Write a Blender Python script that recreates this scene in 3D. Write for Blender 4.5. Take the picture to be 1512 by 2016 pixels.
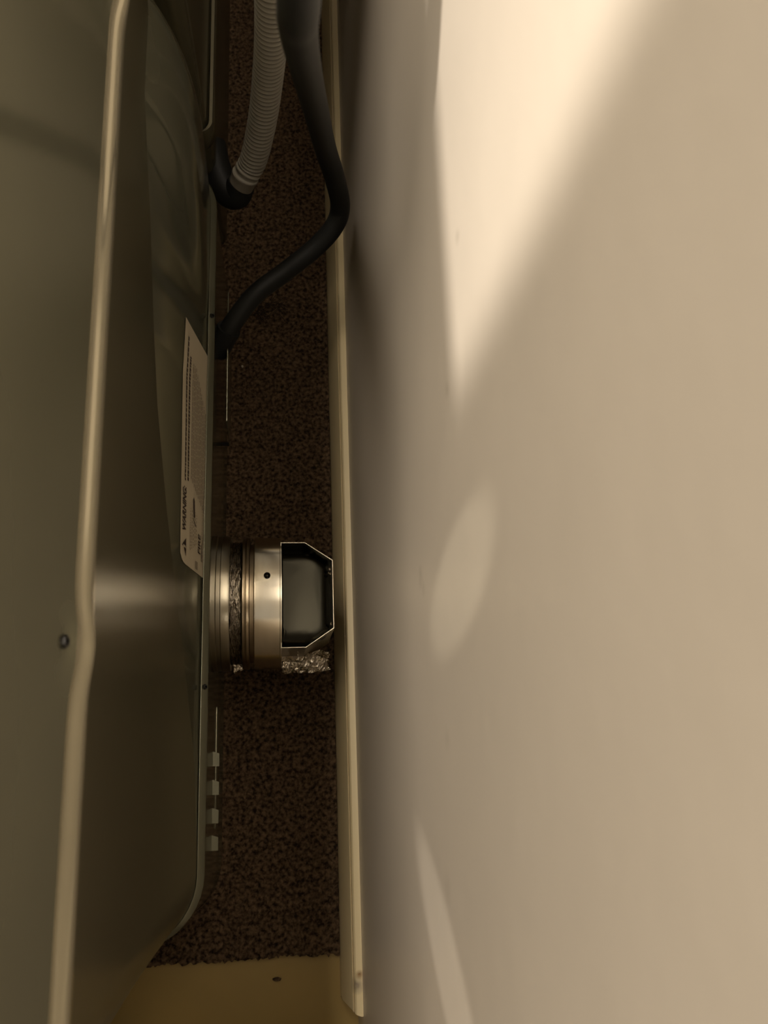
import bpy, bmesh, math, random
from mathutils import Vector, Matrix, noise

scene = bpy.context.scene
for o in list(bpy.data.objects):
    bpy.data.objects.remove(o)
COL = scene.collection
random.seed(7)

# ------------------------------------------------------------------ camera
cam_data = bpy.data.cameras.new('camera')
cam = bpy.data.objects.new('camera', cam_data)
COL.objects.link(cam)
# phone held in the gap, 0.8 m above the carpet, pitched 17 degrees off plumb
cam.matrix_world = Matrix(((0.9926,  0.0001, -0.1213, 0.0),
                           (-0.0354, 0.9568, -0.2884, 0.0),
                           (0.1160,  0.2906,  0.9498, 0.80),
                           (0, 0, 0, 1)))
cam_data.sensor_fit = 'VERTICAL'
cam_data.sensor_height = 36.0
cam_data.sensor_width = 27.0
cam_data.lens = 36.0 * 1850 / 2016
cam_data.clip_start = 0.005
cam_data.clip_end = 20
cam_data.dof.use_dof = True
cam_data.dof.focus_distance = 0.72
cam_data.dof.aperture_fstop = 13.0
scene.camera = cam

# ------------------------------------------------------------------ light
world = bpy.data.worlds.new('room_light')
scene.world = world
world.use_nodes = True
bg = world.node_tree.nodes['Background']
bg.inputs[0].default_value = (1.0, 0.88, 0.72, 1)
bg.inputs[1].default_value = 0.36

def area_lamp(name, loc, target, size, power, color):
    ld = bpy.data.lights.new(name, 'AREA')
    ld.shape = 'RECTANGLE'; ld.size, ld.size_y = size; ld.energy = power; ld.color = color
    lo = bpy.data.objects.new(name, ld); COL.objects.link(lo)
    lo.location = loc
    d = Vector(target) - Vector(loc)
    lo.rotation_euler = d.to_track_quat('-Z', 'Y').to_euler()
    return lo
area_lamp('ceiling_lamp', (-0.465, 0.80, 2.30), (0.0, 0.80, 0.60), (1.60, 0.22), 98.0, (1.0, 0.89, 0.75))
def spot_lamp(name, loc, target, angle, blend, radius, power, color):
    ld = bpy.data.lights.new(name, 'SPOT')
    ld.spot_size = math.radians(angle); ld.spot_blend = blend
    ld.shadow_soft_size = radius; ld.energy = power; ld.color = color
    lo = bpy.data.objects.new(name, ld); COL.objects.link(lo)
    lo.location = loc
    d = Vector(target) - Vector(loc)
    lo.rotation_euler = d.to_track_quat('-Z', 'Y').to_euler()
    return lo
WALL_X = 0.0686
# recessed downlight on the far side of the alcove
spot_lamp('ceiling_downlight', (-0.615, 0.15, 2.05), (0.068, 0.53, 0.60), 28, .10, 0.016, 300.0, (1.0, 0.92, 0.82))
# two added narrow spots, unseen, that throw small light patches on the wall
spot_lamp('wall_patch_spot', (-0.40, 0.25, 1.75), (WALL_X, 0.074, 0.470), 2.0, .45, 0.004, 42.0, (1.0, 0.93, 0.76))
spot_lamp('wall_patch_spot', (-0.42, -1.10, 1.85), (WALL_X, -0.068, 0.408), 1.5, .45, 0.004, 110.0, (1.0, 0.92, 0.80))

scene.view_settings.view_transform = 'Standard'
scene.view_settings.look = 'None'
scene.view_settings.gamma = 1.0
scene.view_settings.use_curve_mapping = False
scene.view_settings.exposure = 0.0

# ------------------------------------------------------------------ helpers
def empty(name, loc, label, cat, group=None):
    o = bpy.data.objects.new(name, None); COL.objects.link(o)
    o.location = loc; o.empty_display_size = 0.05
    o['label'] = label; o['category'] = cat
    if group: o['group'] = group
    return o

def obj(name, bm, m, parent=None, smooth=True, label=None, kind=None, angle=35):
    bmesh.ops.recalc_face_normals(bm, faces=bm.faces)
    me = bpy.data.meshes.new(name)
    bm.to_mesh(me); bm.free()
    if smooth:
        for p in me.polygons: p.use_smooth = True
        try: me.set_sharp_from_angle(angle=math.radians(angle))
        except Exception: pass
    o = bpy.data.objects.new(name, me); COL.objects.link(o)
    me.materials.append(m)
    if parent:
        o.parent = parent
        off = Vector((0, 0, 0)); p = parent
        while p: off += p.location; p = p.parent
        o.location = -off
    if label: o['label'] = label
    if kind: o['kind'] = kind
    return o

def tag(o, label, cat, group=None):
    o['label'] = label; o['category'] = cat
    if group: o['group'] = group
    return o

def box(bm, a, b, bevel=0.0, seg=2):
    r = bmesh.ops.create_cube(bm, size=1)
    vs = r['verts']
    for v in vs:
        v.co = Vector([a[i] + (v.co[i] + .5) * (b[i] - a[i]) for i in range(3)])
    if bevel:
        es = list({e for v in vs for e in v.link_edges})
        bmesh.ops.bevel(bm, geom=es, offset=bevel, segments=seg, profile=.6, affect='EDGES')
    return vs

def grid(bm, rows, closed=False):
    vs = [[bm.verts.new(p) for p in r] for r in rows]
    for i in range(len(vs) - 1):
        n = len(vs[i])
        for j in range(n if closed else n - 1):
            k = (j + 1) % n
            bm.faces.new((vs[i][j], vs[i][k], vs[i + 1][k], vs[i + 1][j]))
    return vs

def catmull(pts, n=8):
    P = [Vector(p) for p in pts]
    P = [P[0] * 2 - P[1]] + P + [P[-1] * 2 - P[-2]]
    out = []
    for i in range(1, len(P) - 2):
        a, b, c, d = P[i - 1:i + 3]
        for k in range(n):
            t = k / n
            out.append(.5 * ((2 * b) + (c - a) * t + (2 * a - 5 * b + 4 * c - d) * t * t + (3 * b - a - 3 * c + d) * t ** 3))
    out.append(P[-2].copy())
    return out

def sweep(bm, path, radii, n=20, caps=True, flat=None):
    rows = []
    up = Vector((0, 0, 1))
    t0 = (path[1] - path[0]).normalized()
    nrm = t0.orthogonal().normalized()
    for i, p in enumerate(path):
        t = (path[min(i + 1, len(path) - 1)] - path[max(i - 1, 0)]).normalized()
        nrm = (nrm - t * nrm.dot(t)).normalized()
        b = t.cross(nrm)
        r = radii[i] if hasattr(radii, '__len__') else radii
        rows.append([p + (nrm * math.cos(2 * math.pi * k / n) + b * math.sin(2 * math.pi * k / n)) * r for k in range(n)])
    vs = grid(bm, rows, closed=True)
    if caps:
        bm.faces.new(vs[0]); bm.faces.new(vs[-1])
    return vs

def lathe_x(bm, prof, cy, cz, n=72, wob=None):
    """profile of (x, radius) turned about the X axis at (cy, cz)"""
    rows = []
    for x, r in prof:
        row = []
        for k in range(n):
            a = 2 * math.pi * k / n
            rr = r + (wob(x, a) if wob else 0)
            row.append((x, cy + rr * math.cos(a), cz + rr * math.sin(a)))
        rows.append(row)
    return grid(bm, rows, closed=True)

# ------------------------------------------------------------------ materials
def mat(name, base, rough=.5, metal=0.0, spec=.5, noise_amt=0.0, noise_scale=20, bump=0.0, bump_scale=200, coords='Object', stretch=None, col2=None):
    m = bpy.data.materials.new(name); m.use_nodes = True
    nt = m.node_tree; b = nt.nodes['Principled BSDF']
    b.inputs['Base Color'].default_value = (*base, 1)
    b.inputs['Roughness'].default_value = rough
    b.inputs['Metallic'].default_value = metal
    b.inputs['Specular IOR Level'].default_value = spec
    tc = nt.nodes.new('ShaderNodeTexCoord')
    src = tc.outputs[coords]
    if stretch:
        mp = nt.nodes.new('ShaderNodeMapping'); mp.inputs['Scale'].default_value = stretch
        nt.links.new(src, mp.inputs['Vector']); src = mp.outputs['Vector']
    if noise_amt or col2:
        nz = nt.nodes.new('ShaderNodeTexNoise'); nz.inputs['Scale'].default_value = noise_scale
        nz.inputs['Detail'].default_value = 5
        nt.links.new(src, nz.inputs['Vector'])
        rp = nt.nodes.new('ShaderNodeValToRGB')
        c2 = col2 if col2 else tuple(c * (1 - noise_amt) for c in base)
        rp.color_ramp.elements[0].position = .35; rp.color_ramp.elements[0].color = (*c2, 1)
        rp.color_ramp.elements[1].position = .65; rp.color_ramp.elements[1].color = (*base, 1)
        nt.links.new(nz.outputs['Fac'], rp.inputs['Fac'])
        nt.links.new(rp.outputs['Color'], b.inputs['Base Color'])
    if bump:
        bz = nt.nodes.new('ShaderNodeTexNoise'); bz.inputs['Scale'].default_value = bump_scale
        bz.inputs['Detail'].default_value = 3
        nt.links.new(src, bz.inputs['Vector'])
        bp = nt.nodes.new('ShaderNodeBump'); bp.inputs['Strength'].default_value = bump
        bp.inputs['Distance'].default_value = .002
        nt.links.new(bz.outputs['Fac'], bp.inputs['Height'])
        nt.links.new(bp.outputs['Normal'], b.inputs['Normal'])
    return m

M = {}
M['wall'] = mat('wall_paint', (.60, .53, .44), .34, spec=.5, noise_amt=.05, noise_scale=9, bump=.05, bump_scale=60)
M['base'] = mat('baseboard_paint', (.72, .59, .34), .45, noise_amt=.06, noise_scale=40, stretch=(1, .3, 1))
M['vinyl'] = mat('vinyl_floor', (.36, .24, .06), .5, noise_amt=.12, noise_scale=14)
M['carpet'] = mat('carpet_loops', (.15, .096, .054), .95, spec=.1, noise_scale=310, col2=(.022, .014, .008))
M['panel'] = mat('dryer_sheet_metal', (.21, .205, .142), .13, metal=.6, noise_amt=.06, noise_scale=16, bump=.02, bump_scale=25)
M['recess'] = mat('dim_reflection_metal', (.15, .135, .085), .27, metal=.55, noise_amt=.06, noise_scale=16)  # sheet metal darkened; its dark reflections are put into the base colour
M['lip'] = mat('lit_lip_metal', (.46, .42, .31), .20, metal=.7, noise_amt=.06, noise_scale=30)  # same sheet lightened; the light caught by the lip is in the colour
M['galv'] = mat('galvanised_duct', (.90, .82, .66), .19, metal=1, noise_amt=.08, noise_scale=30, stretch=(6, 1, 1))
M['collar'] = mat('dull_collar_metal', (.30, .265, .195), .3, metal=1, noise_amt=.1, noise_scale=40)
M['ring'] = mat('brown_tinted_ring', (.36, .285, .19), .30, metal=1, noise_amt=.25, noise_scale=60)
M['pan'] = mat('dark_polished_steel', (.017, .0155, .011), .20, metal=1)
M['foil'] = mat('foil_tape', (.52, .46, .37), .16, metal=1, bump=.6, bump_scale=260)
M['foil_dark'] = mat('foil_wrap', (.22, .185, .14), .15, metal=1, bump=.9, bump_scale=180, stretch=(4, 1, 1))
M['rubber'] = mat('black_rubber', (.012, .012, .011), .55, spec=.3)
M['hose'] = mat('grey_hose_plastic', (.38, .35, .285), .5)
M['cuff'] = mat('dull_hose_cuff', (.22, .19, .15), .55)
M['black'] = mat('black_screw', (.01, .01, .01), .35, spec=.5)
M['paper'] = mat('label_paper', (.56, .48, .34), .55)
M['ink'] = mat('label_ink', (.035, .018, .014), .6)
M['ink_soft'] = mat('label_soft_ink', (.26, .21, .145), .6)
M['dust'] = mat('grey_lint', (.03, .023, .016), 1.0, spec=.05)

def blotches(m, spots, col, coords='Object'):
    """stains with a place of their own: soft spots mixed over the base colour"""
    nt = m.node_tree; b = nt.nodes['Principled BSDF']
    tc = nt.nodes.new('ShaderNodeTexCoord')
    nz = nt.nodes.new('ShaderNodeTexNoise'); nz.inputs['Scale'].default_value = 160
    nt.links.new(tc.outputs[coords], nz.inputs['Vector'])
    for (p, r, amt) in spots:
        d = nt.nodes.new('ShaderNodeVectorMath'); d.operation = 'DISTANCE'
        d.inputs[1].default_value = p
        nt.links.new(tc.outputs[coords], d.inputs[0])
        mr = nt.nodes.new('ShaderNodeMapRange')
        mr.inputs['From Min'].default_value = r * .25; mr.inputs['From Max'].default_value = r
        mr.inputs['To Min'].default_value = amt * 1.6; mr.inputs['To Max'].default_value = 0
        nt.links.new(d.outputs['Value'], mr.inputs['Value'])
        mu = nt.nodes.new('ShaderNodeMath'); mu.operation = 'MULTIPLY'; mu.use_clamp = True
        nt.links.new(mr.outputs['Result'], mu.inputs[0]); nt.links.new(nz.outputs['Fac'], mu.inputs[1])
        mx = nt.nodes.new('ShaderNodeMix'); mx.data_type = 'RGBA'
        src = b.inputs['Base Color'].links[0].from_socket
        nt.links.new(mu.outputs['Value'], mx.inputs['Factor'])
        nt.links.new(src, mx.inputs['A']); mx.inputs['B'].default_value = (*col, 1)
        nt.links.new(mx.outputs['Result'], b.inputs['Base Color'])
blotches(M['base'], [((.0640, -.134, .035), .007, .8)], (.16, .12, .09))
blotches(M['base'], [((.0665, -.127, .036), .004, .9)], (.22, .11, .02))
blotches(M['wall'], [((.0686, .095, .385), .007, .35), ((.0686, .088, .392), .005, .3), ((.0686, .150, .470), .004, .35),
                     ((.0686, .195, .505), .004, .3), ((.0686, -.035, .415), .008, .18), ((.0686, .02, .43), .006, .2)], (.26, .22, .17))

# ------------------------------------------------------------------ room shell
WX = 0.0686                              # wall plane
bm = bmesh.new(); box(bm, (WX, -0.90, -.05), (WX + .1, 1.70, 2.40))
obj('wall_right', bm, M['wall'], kind='structure', smooth=False)
bm = bmesh.new(); box(bm, (-1.6, -0.90, -.058), (WX + .1, 1.70, -.008))
obj('floor', bm, M['vinyl'], kind='structure', smooth=False)

bm = bmesh.new(); box(bm, (-1.6, -.28, -.05), (WX, -.178, 0.50))
obj('wall_near', bm, M['wall'], kind='structure', smooth=False)

# baseboard: moulded profile run along Y, ragged cut end on the near side
prof = [(.0686, -.008), (.0550, -.008), (.0553, .000), (.0556, .003), (.0611, .0314), (.0615, .0324), (.0618, .0326), (.0619, .0300), (.0625, .0300),
        (.0626, .0332), (.0629, .0340), (.0640, .0352), (.0672, .0360), (.0686, .0362)]
rows = []
ys = [-.1475 + 0.02 * i for i in range(0, 86)]
for j, y in enumerate(ys):
    row = []
    for (x, z) in prof:
        yy = y
        if j == 0:
            yy += -(x - .0552) * .6 + random.uniform(-.0012, .0012)
        row.append((x + .0004 * noise.noise((0, y * 6, z)) if x < .0686 else x, yy, z))
    rows.append(row)
bm = bmesh.new(); vs = grid(bm, rows); bm.faces.new(vs[0]); bm.faces.new(vs[-1])
obj('baseboard_right', bm, M['base'], kind='structure', angle=20)

# ------------------------------------------------------------------ carpet
bm = bmesh.new()
xs = [-.70, -.30, -.15] + [-.09 + .0017 * i for i in range(86)] ; xs = [x for x in xs if x < .0548] + [.0550]
ys = [-.118 + .0019 * i for i in range(0, 540)] + [1.0, 1.3]
rows = []
for j, y in enumerate(ys):
    row = []
    for i, x in enumerate(xs):
        h = -.0022 + random.uniform(-.0016, .0006) + .0010 * noise.noise((x * 90, y * 90, 0))
        jx = random.uniform(-.0004, .0004) if 3 < i < len(xs) - 1 else 0
        jy = random.uniform(-.0006, .0006)
        if j == 0:
            h = -.0035
            jy = random.uniform(-.0016, .0012) + .003 * noise.noise((x * 40, 0, 3)) 
        if i < 3: h = -.002
        row.append((x + jx, y + jy, h))
    rows.append(row)
rows.insert(0, [(x, y - .0004, -.008) for (x, y, z) in rows[0]])
grid(bm, rows)
o = obj('carpet', bm, M['carpet'], smooth=False)
tag(o, 'dark brown looped carpet lying in the narrow gap along the baseboard', 'carpet')

# ------------------------------------------------------------------ dryer shell
YN, YF = -.045, .455
FOLD = [  # (y, x, z) of the crease between recess and sloped panel
    (.397, -.0719, .335), (.375, -.0727, .310), (.334, -.0720, .285), (.2825, -.0713, .260), (.2363, -.0689, .248),
    (.1776, -.0640, .224), (.1183, -.0580, .196), (.0726, -.0530, .173), (.0254, -.0482, .158), (-.0286, -.0466, .148)]
FOLD = sorted(FOLD)
LEDGE_X, LEDGE_Z = -.0462, .140

def fold(y):
    if y <= FOLD[0][0]: return FOLD[0][1], FOLD[0][2]
    if y >= FOLD[-1][0]: return FOLD[-1][1], FOLD[-1][2]
    for a, b in zip(FOLD, FOLD[1:]):
        if a[0] <= y <= b[0]:
            t = (y - a[0]) / (b[0] - a[0])
            return a[1] + t * (b[1] - a[1]), a[2] + t * (b[2] - a[2])

def slope_point(y, s):
    """s = 0 on the ledge, 1 on the crease"""
    fx, fz = fold(y)
    k = min(1, max(0, (y - .35) / .09)); k = k * k * (3 - 2 * k)
    return Vector((LEDGE_X + (fx - LEDGE_X) * s ** (1 + 3.5 * k), y, LEDGE_Z + (fz - LEDGE_Z) * s))

def shell_row(fn, yn, yf, rn, ny=180, na=10, depth=.60):
    """one horizontal line round the cabinet: near side, rounded corner, back, corner, far side"""
    pts = []
    x, z = fn(yn)
    cx = x - rn
    pts.append((x - depth, yn - rn, z)); pts.append((cx - .02, yn - rn, z))
    for k in range(na):
        a = -math.pi / 2 + (math.pi / 2) * k / na
        pts.append((cx + rn * math.cos(a), yn + rn * math.sin(a), z))
    for k in range(ny + 1):
        y = yn + (yf - yn) * k / ny
        x, z = fn(y)
        pts.append((x, y, z))
    cx = x - rn
    for k in range(1, na + 1):
        a = (math.pi / 2) * k / na
        pts.append((cx + rn * math.cos(a), yf + rn * math.sin(a), z))
    pts.append((cx - .02, yf + rn, z)); pts.append((x - depth, yf + rn, z))
    return pts

def gauss(t): return math.exp(-t * t)
SCREW_Y = (.0600, .384)
def dimple(y, z):
    b = 0
    for c in SCREW_Y:
        b += gauss((y - c) / .015) * gauss((z - .4225) / .011) * .0030
        b -= gauss((y - c) / .0045) * gauss((z - .433) / .0045) * .0022
    return b

dryer = empty('clothes_dryer', (-.35, .20, 0), 'clothes dryer seen from behind, glossy grey sheet metal back with a white warning label', 'dryer')
CU = dict(yn=-.082, yf=.455, rn=.050)
LEAN = math.tan(math.radians(11))
def urow(x, z): return shell_row(lambda y: (x - max(0, min(z, .62) - .4275) * LEAN + dimple(y, z), z), **CU)
bm = bmesh.new()
zs = [.90, .66, .64, .63, .62, .61, .60, .58, .55, .5, .47, .46, .455, .45, .446, .442, .439, .436, .433, .430, .4275]
grid(bm, [urow(-.0757, z) for z in zs])
top = urow(-.0757, .90)
cv = [bm.verts.new((p[0], p[1], .90)) for p in top]
bm.faces.new(cv)
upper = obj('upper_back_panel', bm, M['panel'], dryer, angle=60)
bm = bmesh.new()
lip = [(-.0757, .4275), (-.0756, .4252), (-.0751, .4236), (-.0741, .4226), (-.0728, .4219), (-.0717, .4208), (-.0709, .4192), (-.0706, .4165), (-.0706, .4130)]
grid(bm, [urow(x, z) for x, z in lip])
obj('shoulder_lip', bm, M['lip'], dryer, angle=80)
# recess below the lip, down to the crease
def lerp_corner(t, a, b): return a + (b - a) * t
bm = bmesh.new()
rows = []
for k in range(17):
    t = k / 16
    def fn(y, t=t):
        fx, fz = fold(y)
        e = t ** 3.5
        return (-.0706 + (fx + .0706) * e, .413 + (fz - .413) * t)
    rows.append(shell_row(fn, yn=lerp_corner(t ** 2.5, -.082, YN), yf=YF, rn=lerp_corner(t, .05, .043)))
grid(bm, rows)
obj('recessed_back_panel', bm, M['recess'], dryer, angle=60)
bm = bmesh.new()
rows = []
for k in range(17):
    t = 1 - k / 16
    rows.append(shell_row(lambda y, t=t: (slope_point(y, t).x, slope_point(y, t).z), yn=YN, yf=YF, rn=.043))
grid(bm, rows)
obj('sloped_back_panel', bm, M['panel'], dryer, angle=60)
bm = bmesh.new()
led = [(-.0464, .1395), (-.0463, .1436), (-.0460, .1442), (-.0455, .1441), (-.0423, .1409), (-.0417, .1402), (-.0415, .1390), (-.0415, .1330), (-.0424, .1320)]
grid(bm, [shell_row(lambda y, p=p: p, yn=YN, yf=YF, rn=.043) for p in led])
obj('base_ledge', bm, M['panel'], dryer, angle=60)
bm = bmesh.new()
bas = [(-.0424, .1320), (-.0418, .115), (-.0408, .085), (-.0398, .050), (-.0390, .012), (-.0372, .006), (-.0372, .0)]
grid(bm, [shell_row(lambda y, p=p: p, yn=YN, yf=YF, rn=.043) for p in bas])
obj('base_panel', bm, M['panel'], dryer, angle=40)

def screw(name, loc, nrm, r, parent, m=None, h=.0022):
    bm = bmesh.new()
    nrm = Vector(nrm).normalized()
    q = nrm.to_track_quat('Z', 'Y').to_matrix()
    rows = []
    for rr, hh in ((r, -.002), (r, h * .7), (r * .82, h), (r * .45, h), (r * .38, h * .35), (r * .02, h * .3)):
        rows.append([Vector(loc) + q @ Vector((rr * math.cos(2 * math.pi * k / 6), rr * math.sin(2 * math.pi * k / 6), hh)) for k in range(6)])
    grid(bm, rows, closed=True)
    return obj(name, bm, m or M['black'], parent, smooth=False)
for y in SCREW_Y:
    screw('screw', (-.0779, y, .4335), (1, 0, .25), .0028, dryer)
screw('screw', (-.0442, .3570, .1425), (.7, 0, .7), .0019, dryer)
screw('screw', (-.0442, .0750, .1425), (.7, 0, .7), .0019, dryer)

# vent louvres: four little pressed hoods on the base panel
for y in (.0300, .0100, -.0095, -.0280):
    bm = bmesh.new()
    y0, y1 = y - .0055, y + .0055
    a = [(-.0420, y0, .083), (-.0420, y1, .083)]
    b = [(-.0362, y0, .0812), (-.0362, y1 - .002, .0812)]
    c = [(-.0362, y0, .0795), (-.0362, y1 - .002, .0795)]
    d = [(-.0420, y0, .070), (-.0420, y1, .070)]
    vs = [bm.verts.new(p) for p in a + b + c + d]
    for f in ((0, 1, 3, 2), (2, 3, 5, 4), (4, 5, 7, 6), (0, 2, 4, 6), (1, 7, 5, 3)):
        bm.faces.new([vs[i] for i in f])
    obj('vent_louver', bm, M['panel'], dryer, smooth=False)
# cord terminal cover: a thin flanged plate on the base
bm = bmesh.new(); box(bm, (-.0332, .2830, .040), (-.0326, .3960, .112), .0002)
cov = obj('terminal_cover', bm, M['panel'], dryer)
for y in (.290, .385):
    bm = bmesh.new(); box(bm, (-.0405, y, .039), (-.0328, y + .002, .043), .0002)
    obj('cover_tab', bm, M['rubber'], cov)
# pressed ribs on the base panel
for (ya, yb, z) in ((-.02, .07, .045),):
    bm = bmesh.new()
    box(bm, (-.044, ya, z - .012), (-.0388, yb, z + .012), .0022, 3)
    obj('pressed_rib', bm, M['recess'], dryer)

# ------------------------------------------------------------------ warning label on the sloped panel
LU0, LU1 = .151, .323
def label_pt(u, v, off=.0004):
    """u 0..1 along +Y, v 0 (top edge) .. 1 (ledge)"""
    y = LU0 + (LU1 - LU0) * u
    fx, fz = fold(y)
    s = (1 - v) * (.056 + .008 * u) / (fz - LEDGE_Z)
    return slope_point(y, s) + Vector((off, 0, off * .15))
bm = bmesh.new()
rows = []
for j in range(15):
    v = .015 + .97 * j / 14
    row = []
    cr = max(0, 1 - v / .22)
    c0 = .045 * (1 - math.sqrt(max(0, 1 - cr * cr)))
    for i in range(25):
        u = c0 + (1 - 0.0 - c0) * i / 24
        row.append(label_pt(u, v))
    rows.append(row)
grid(bm, rows)
lab = obj('warning_label', bm, M['paper'], dryer, label='cream paper warning label with black print')

def strip(bm, u0, u1, v0, v1, off=.0007):
    n = max(1, int((u1 - u0) / .04))
    rows = [[label_pt(u0 + (u1 - u0) * k / n, v, off) for k in range(n + 1)] for v in (v0, v1)]
    grid(bm, rows)
def text_mesh(txt, u0, u1, v0, v1, name, m, bold=.02):
    cu = bpy.data.curves.new('t', 'FONT'); cu.body = txt; cu.offset = bold
    to = bpy.data.objects.new('t', cu); COL.objects.link(to)
    dg = bpy.context.evaluated_depsgraph_get(); dg.update()
    me = bpy.data.meshes.new_from_object(to.evaluated_get(dg))
    bpy.data.objects.remove(to)
    x0 = min(v.co.x for v in me.vertices); x1 = max(v.co.x for v in me.vertices)
    yb = 0.0; yt = .70
    bm = bmesh.new(); bm.from_mesh(me)
    for v in bm.verts:
        u = u0 + (u1 - u0) * (v.co.x - x0) / (x1 - x0)
        w = v1 + (v0 - v1) * (v.co.y - yb) / (yt - yb)
        v.co = label_pt(u, w, .0007)
    return obj(name, bm, m, lab, smooth=False)
text_mesh('WARNING:', .125, .305, .07, .20, 'lettering', M['ink'], .03)
text_mesh('FIRE', .085, .165, .70, .80, 'lettering', M['ink'], .02)
# alert triangle with an exclamation mark left blank in the middle
bm = bmesh.new()
for tri in (((.030, .22), (.062, .22), (.062, .13)), ((.072, .22), (.104, .22), (.072, .085)), ((.062, .22), (.072, .22), (.072, .20)), ((.062, .10), (.072, .10), (.067, .06))):
    bm.faces.new([bm.verts.new(label_pt(u, v, .0007)) for u, v in tri])
obj('alert_triangle', bm, M['ink'], lab, smooth=False)
rnd = random.Random(3)
def dashes(u0, u1, v0, v1, lo, hi, gap, bm):
    u = u0
    while u < u1:
        w = rnd.uniform(lo, hi)
        strip(bm, u, min(u + w, u1), v0, v1)
        u += w + gap * rnd.uniform(.6, 1.4)
bm = bmesh.new()
dashes(.33, .94, .135, .175, .006, .022, .004, bm)
dashes(.34, .87, .235, .285, .004, .016, .004, bm)
dashes(.06, .17, .86, .875, .006, .02, .004, bm)
strip(bm, .060, .130, .835, .85)
obj('headline_print', bm, M['ink'], lab, smooth=False, kind='stuff')
bm = bmesh.new()
for k in range(10):
    v = .37 + .058 * k
    ue = .86 - .02 * max(0, k - 2)
    dashes(.36 - .01 * k, ue, v, v + .024, .008, .03, .004, bm)
for k in range(5):
    v = .37 + .06 * k
    dashes(.07 + .01 * k, .24, v, v + .02, .004, .012, .006, bm)
for k in range(3):
    dashes(.06, .30, .86 + .04 * k, .872 + .04 * k, .006, .02, .004, bm)
strip(bm, .012, .045, .60, .70)
obj('small_print', bm, M['ink_soft'], lab, smooth=False, kind='stuff')
bm = bmesh.new()
pts = [(.215, .50), (.285, .47), (.298, .50), (.285, .535), (.215, .555)]
bm.faces.new([bm.verts.new(label_pt(u, v, .0007)) for u, v in pts])
pts = [(.205, .48), (.21, .47), (.19, .60), (.183, .60)]
bm.faces.new([bm.verts.new(label_pt(u, v, .0007)) for u, v in pts])
obj('printed_arrow', bm, M['ink'], lab, smooth=False)

# ------------------------------------------------------------------ exhaust duct
AY, AZ = .144, .085
bm = bmesh.new()
lathe_x(bm, [(-.0440, .0475), (-.0440, .0515), (-.0385, .0515), (-.0378, .0508), (-.0350, .0508), (-.0345, .0514), (-.0300, .0512), (-.0285, .0508), (-.0285, .0465)], AY, AZ)
obj('exhaust_collar', bm, M['collar'], dryer)

duct = empty('exhaust_duct', (.0, AY, .035), 'short bright metal exhaust duct with a flat elbow, between the dryer and the baseboard', 'duct')
bm = bmesh.new()
def wob(x, a): return .0012 * noise.noise((x * 900, math.cos(a) * 7, math.sin(a) * 7)) + .0008 * noise.noise((x * 2500, a * 3, 1))
lathe_x(bm, [(-.0290 + 0.0085 * k / 10, .0462) for k in range(11)], AY, AZ, n=120, wob=wob)
obj('foil_tape_wrap', bm, M['foil_dark'], duct, label='crinkled foil tape wrap', angle=180)
bm = bmesh.new()
lathe_x(bm, [(-.0200, .0450), (-.0198, .0494), (-.0190, .0500), (-.0172, .0498), (-.0164, .0502), (-.0146, .0499), (-.0141, .0492), (-.0141, .0450), (-.0109, .0450)], AY, AZ)
obj('clamp_ring', bm, M['ring'], duct)
bm = bmesh.new()
lathe_x(bm, [(-.0110, .0462), (-.0112, .0492), (-.0106, .0499), (-.0096, .0500), (.0076, .0500), (.0080, .0504), (.0090, .0504), (.0092, .0500), (.0092, .0380)], AY, AZ, n=96)
obj('duct_sleeve', bm, M['galv'], duct)
a = math.radians(78)
sy, sz = AY + .050 * math.cos(a), AZ + .050 * math.sin(a)
bm = bmesh.new()
rows = []
q = Vector((0, math.cos(a), math.sin(a))).to_track_quat('Z', 'Y').to_matrix()
for rr, hh in ((.0026, -.001), (.0024, .0008), (.0014, .0017), (.0003, .0019)):
    rows.append([Vector((-.0015, sy, sz)) + q @ Vector((rr * math.cos(2 * math.pi * k / 14), rr * math.sin(2 * math.pi * k / 14), hh)) for k in range(14)])
grid(bm, rows, closed=True)
obj('rivet', bm, M['pan'], duct)

# flat elbow: octagonal pan with an upstanding rim and a sunken polished plate
def octo(inset, z):
    base = [(.0085, .1828), (.0264, .1828), (.0470, .1690), (.0470, .1180), (.0264, .1042), (.0085, .1042)]
    c = Vector((.0277, .1435))
    out = []
    for x, y in base:
        dx, dy = (x - c.x), (y - c.y)
        out.append((c.x + dx * (1 - inset / .0193), c.y + dy * (1 - inset / .0393), z))
    return out
def rrect(x0, x1, y0, y1, r, z, n=6):
    pts = []
    for cx, cy, a0 in ((x0, y1, 180), (x1 - r, y1 - r, 90), (x1 - r, y0 + r, 0), (x0, y0, -90)):
        if cx == x0:
            pts.append((cx, cy, z)); continue
        for k in range(n + 1):
            a = math.radians(a0 - 90 * k / n)
            pts.append((cx + r * math.cos(a), cy + r * math.sin(a), z))
    return pts
bm = bmesh.new()
def densify(loop, n=24):
    L = [Vector(p) for p in loop] + [Vector(loop[0])]
    seg = [(L[i + 1] - L[i]).length for i in range(len(L) - 1)]
    tot = sum(seg); out = []
    for k in range(n):
        d = tot * k / n; i = 0
        while d > seg[i]: d -= seg[i]; i += 1
        out.append(L[i].lerp(L[i + 1], d / seg[i]))
    return out
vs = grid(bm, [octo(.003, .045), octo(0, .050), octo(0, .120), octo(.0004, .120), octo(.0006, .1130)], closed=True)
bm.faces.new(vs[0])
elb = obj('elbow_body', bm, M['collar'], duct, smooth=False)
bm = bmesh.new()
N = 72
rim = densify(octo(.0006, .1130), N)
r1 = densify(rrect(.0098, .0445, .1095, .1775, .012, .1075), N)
r2 = densify(rrect(.0100, .0410, .1130, .1740, .011, .1090), N)
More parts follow.
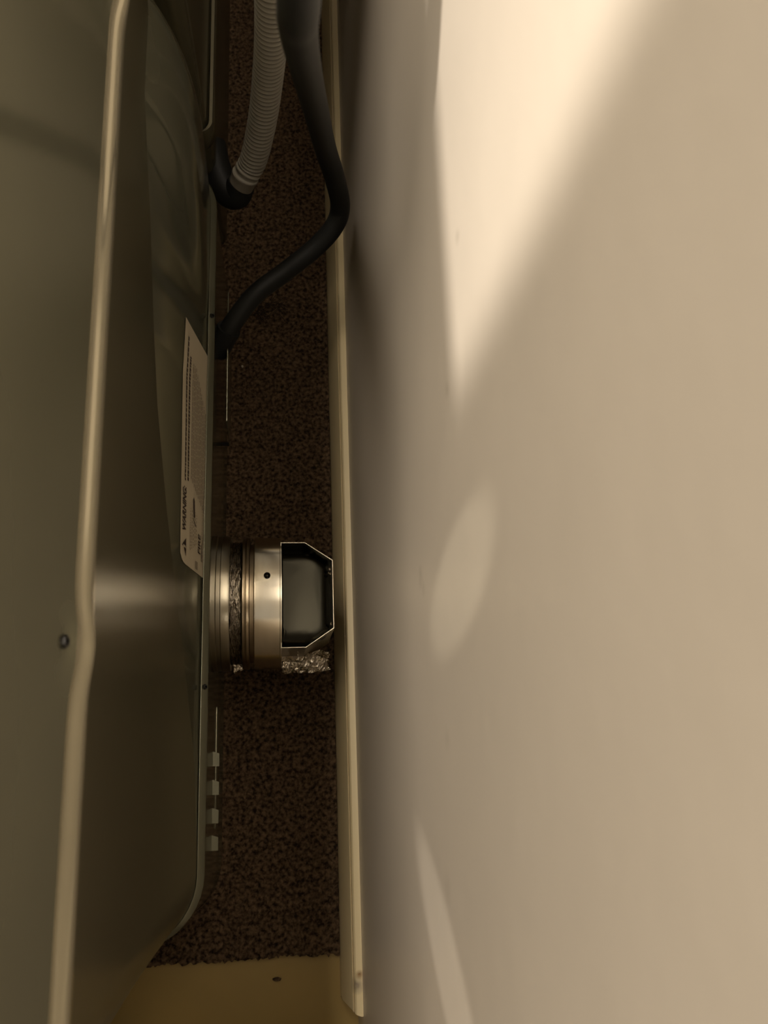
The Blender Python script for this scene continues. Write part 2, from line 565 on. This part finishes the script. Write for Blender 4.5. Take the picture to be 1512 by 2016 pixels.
r3 = densify(rrect(.0102, .0375, .1180, .1690, .009, .1096), N)
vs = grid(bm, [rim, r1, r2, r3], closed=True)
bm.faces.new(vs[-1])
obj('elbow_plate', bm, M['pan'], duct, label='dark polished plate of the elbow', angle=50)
for (x, y, s) in ((.0452, .1640, .0016), (.0445, .1610, .0012), (.0456, .1605, .0013), (.0455, .1225, .0015)):
    bm = bmesh.new()
    bmesh.ops.create_icosphere(bm, subdivisions=1, radius=s)
    for v in bm.verts:
        v.co = Vector((v.co.x * .7, v.co.y, v.co.z * .6)) + Vector((x, y, .1130))
    obj('foil_scrap', bm, M['foil'], duct, smooth=False)

def crumple(name, corners, nu, nv, amp, parent, seed, thick=.0004):
    """a crumpled foil flap: bilinear patch with folded relief and thickness"""
    A, B, C_, D = [Vector(c) for c in corners]
    nr = (B - A).cross(D - A).normalized()
    bm = bmesh.new()
    rows = []
    for j in range(nv + 1):
        row = []
        for i in range(nu + 1):
            u, v = i / nu, j / nv
            p = A.lerp(B, u).lerp(D.lerp(C_, u), v)
            f = noise.noise((p.x * 180 + seed, p.y * 180, seed)) + .7 * abs(noise.noise((p.x * 420, p.y * 420 + seed, 2))) 
            ed = .0016 * noise.noise((u * 5 + seed, v * 5, 7))
            row.append(p + nr * (f * amp) + Vector((ed, ed, 0)))
        rows.append(row)
    top = grid(bm, rows)
    bot = grid(bm, [[p - nr * thick for p in r] for r in rows])
    edge = lambda g: [g[0][i] for i in range(nu + 1)] + [g[j][nu] for j in range(1, nv + 1)] + [g[nv][i] for i in range(nu - 1, -1, -1)] + [g[j][0] for j in range(nv - 1, 0, -1)]
    et, eb = edge(top), edge(bot)
    for k in range(len(et)):
        l = (k + 1) % len(et)
        bm.faces.new((et[k], et[l], eb[l], eb[k]))
    return obj(name, bm, M['foil'], parent, smooth=False, label='crumpled strip of foil tape')
crumple('foil_tape_flap', [(.0095, .0925, .066), (.0470, .0945, .066), (.0455, .1080, .078), (.0095, .1065, .078)], 26, 12, .0022, duct, 1.3)
crumple('foil_tape_flap', [(-.0265, .0935, .066), (-.0145, .0985, .066), (-.0200, .1100, .074), (-.0285, .1065, .074)], 12, 10, .0016, duct, 5.1)

# ------------------------------------------------------------------ power cord
cord = empty('power_cord', (-.030, .358, .10), 'thick black power cord bending from the dryer base up along the baseboard', 'cord')
pts = [(-.0420, .3490, .100), (-.0316, .3583, .1200), (-.0117, .3800, .1350), (.012, .3985, .140), (.0358, .4144, .1513), (.0502, .4245, .1667), (.0540, .4334, .1804), (.0478, .4352, .2116),
       (.0378, .4237, .2597), (.0275, .3842, .3411), (.0178, .3331, .4296), (.0112, .2815, .5079), (.0098, .2560, .5500), (.0090, .2680, .6000), (-.0050, .3150, .6800), (.0020, .3800, .7800), (.0300, .4200, .8600), (.0540, .4300, .9200)]
path = catmull(pts, 10)
bm = bmesh.new(); sweep(bm, path, .0076, 20)
obj('cable', bm, M['rubber'], cord, angle=180)
bm = bmesh.new(); box(bm, (.040, .407, .910), (.0684, .453, .960), .006, 3)
obj('plug', bm, M['rubber'], cord)
bm = bmesh.new(); sweep(bm, catmull([(-.0420, .3490, .100), (-.0365, .3535, .111), (-.0316, .3583, .1200)], 4), .0098, 18)
obj('strain_relief', bm, M['rubber'], cord)

# ------------------------------------------------------------------ washer beyond the dryer
washer = empty('washing_machine', (-.35, .85, 0), 'washing machine beyond the dryer, dark sheet metal back with the grey hose', 'washing machine')
WY = dict(yn=.520, yf=1.25, rn=.012, ny=30)
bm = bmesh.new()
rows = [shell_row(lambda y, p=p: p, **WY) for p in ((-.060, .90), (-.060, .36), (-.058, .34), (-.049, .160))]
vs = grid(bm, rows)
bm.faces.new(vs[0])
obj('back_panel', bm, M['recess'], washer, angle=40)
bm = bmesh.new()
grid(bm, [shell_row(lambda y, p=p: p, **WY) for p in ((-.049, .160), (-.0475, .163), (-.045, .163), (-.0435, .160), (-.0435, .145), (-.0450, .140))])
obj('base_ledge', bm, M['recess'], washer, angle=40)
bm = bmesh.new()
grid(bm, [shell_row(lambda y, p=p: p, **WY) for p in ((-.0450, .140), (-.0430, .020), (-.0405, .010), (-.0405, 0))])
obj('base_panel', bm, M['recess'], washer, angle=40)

# ------------------------------------------------------------------ drain hose
hose = empty('drain_hose', (-.02, .50, .09), 'grey corrugated drain hose rising from a black rubber elbow beside the carpet', 'hose')
hp = [(-.0252, .5010, .1040), (-.0190, .5050, .1180), (-.0125, .5085, .1340), (-.0055, .5060, .1810), (-.0010, .4990, .2360), (.0016, .4860, .300), (.0012, .4760, .365), (-.004, .480, .45), (-.012, .52, .58), (.0, .62, .72), (.03, .68, .80)]
path = catmull(hp, 60)
# resample to even steps
L = [0]
for a, b in zip(path, path[1:]): L.append(L[-1] + (b - a).length)
def at_len(s):
    for i in range(len(L) - 1):
        if L[i + 1] >= s: return path[i].lerp(path[i + 1], (s - L[i]) / max(1e-9, L[i + 1] - L[i]))
    return path[-1].copy()
pitch = .0050
start = .0135
dense, rad = [], []
s = start
k = 0
while s < L[-1]:
    dense.append(at_len(s)); ph = (k % 6)
    rad.append((.0112, .0114, .0112, .0086, .0060, .0086)[ph])
    s += pitch / 6; k += 1
bm = bmesh.new(); sweep(bm, dense, rad, 24)
obj('corrugated_tube', bm, M['hose'], hose, angle=180)
cp = [at_len(s) for s in (.0, .004, .008, .012, .0125, .0140, .0145)]
bm = bmesh.new(); sweep(bm, cp, [.0108, .0109, .0110, .0110, .0118, .0118, .0111], 28)
obj('hose_cuff', bm, M['cuff'], hose)
bp = [(-.0500, .5420, .104), (-.0460, .5230, .102), (-.0400, .5080, .0985), (-.0330, .5000, .0965), (-.0275, .4985, .0985), (-.0252, .5010, .1040), (-.0235, .5020, .1070)]
bpath = catmull(bp, 6)
bm = bmesh.new(); sweep(bm, bpath, [.0132 - .0010 * (i / (len(bpath) - 1)) for i in range(len(bpath))], 24)
obj('rubber_elbow', bm, M['rubber'], hose, label='black rubber elbow')

# ------------------------------------------------------------------ bits on the floor
bm = bmesh.new()
for k in range(46):
    t = rnd.uniform(-1, 1)
    c = Vector((-.002 + .016 * t + rnd.gauss(0, .003), .442 + .006 * math.sin(t * 4) + rnd.gauss(0, .004), .002))
    d = Vector((rnd.uniform(-1, 1), rnd.uniform(-1, 1), rnd.uniform(-.2, .4))).normalized() * rnd.uniform(.003, .008)
    sweep(bm, [c - d, c + Vector((0, 0, .001)), c + d], .0003, 4)
o = obj('lint_clump', bm, M['dust'], smooth=False, kind='stuff')
tag(o, 'dark fluffy clump of lint on the brown carpet below the cord', 'lint')
bm = bmesh.new()
bmesh.ops.create_icosphere(bm, subdivisions=2, radius=.0022)
for v in bm.verts: v.co = Vector((v.co.x * 1.6, v.co.y * .7, v.co.z * .5)) * (1 + .25 * noise.noise(v.co * 900)) + Vector((.006, -.1335, -.0072))
o = obj('crumb', bm, M['carpet'], smooth=False)
tag(o, 'tiny brown crumb on the bare tan floor below the carpet edge', 'crumb')
bm = bmesh.new()
bmesh.ops.create_icosphere(bm, subdivisions=1, radius=.0012)
for v in bm.verts: v.co = v.co * (1 + .2 * noise.noise(v.co * 900)) + Vector((-.0245, .383, .0008))
o = obj('paper_fleck', bm, M['paper'], smooth=False)
tag(o, 'tiny pale fleck on the dark carpet beside the dryer base', 'fleck')
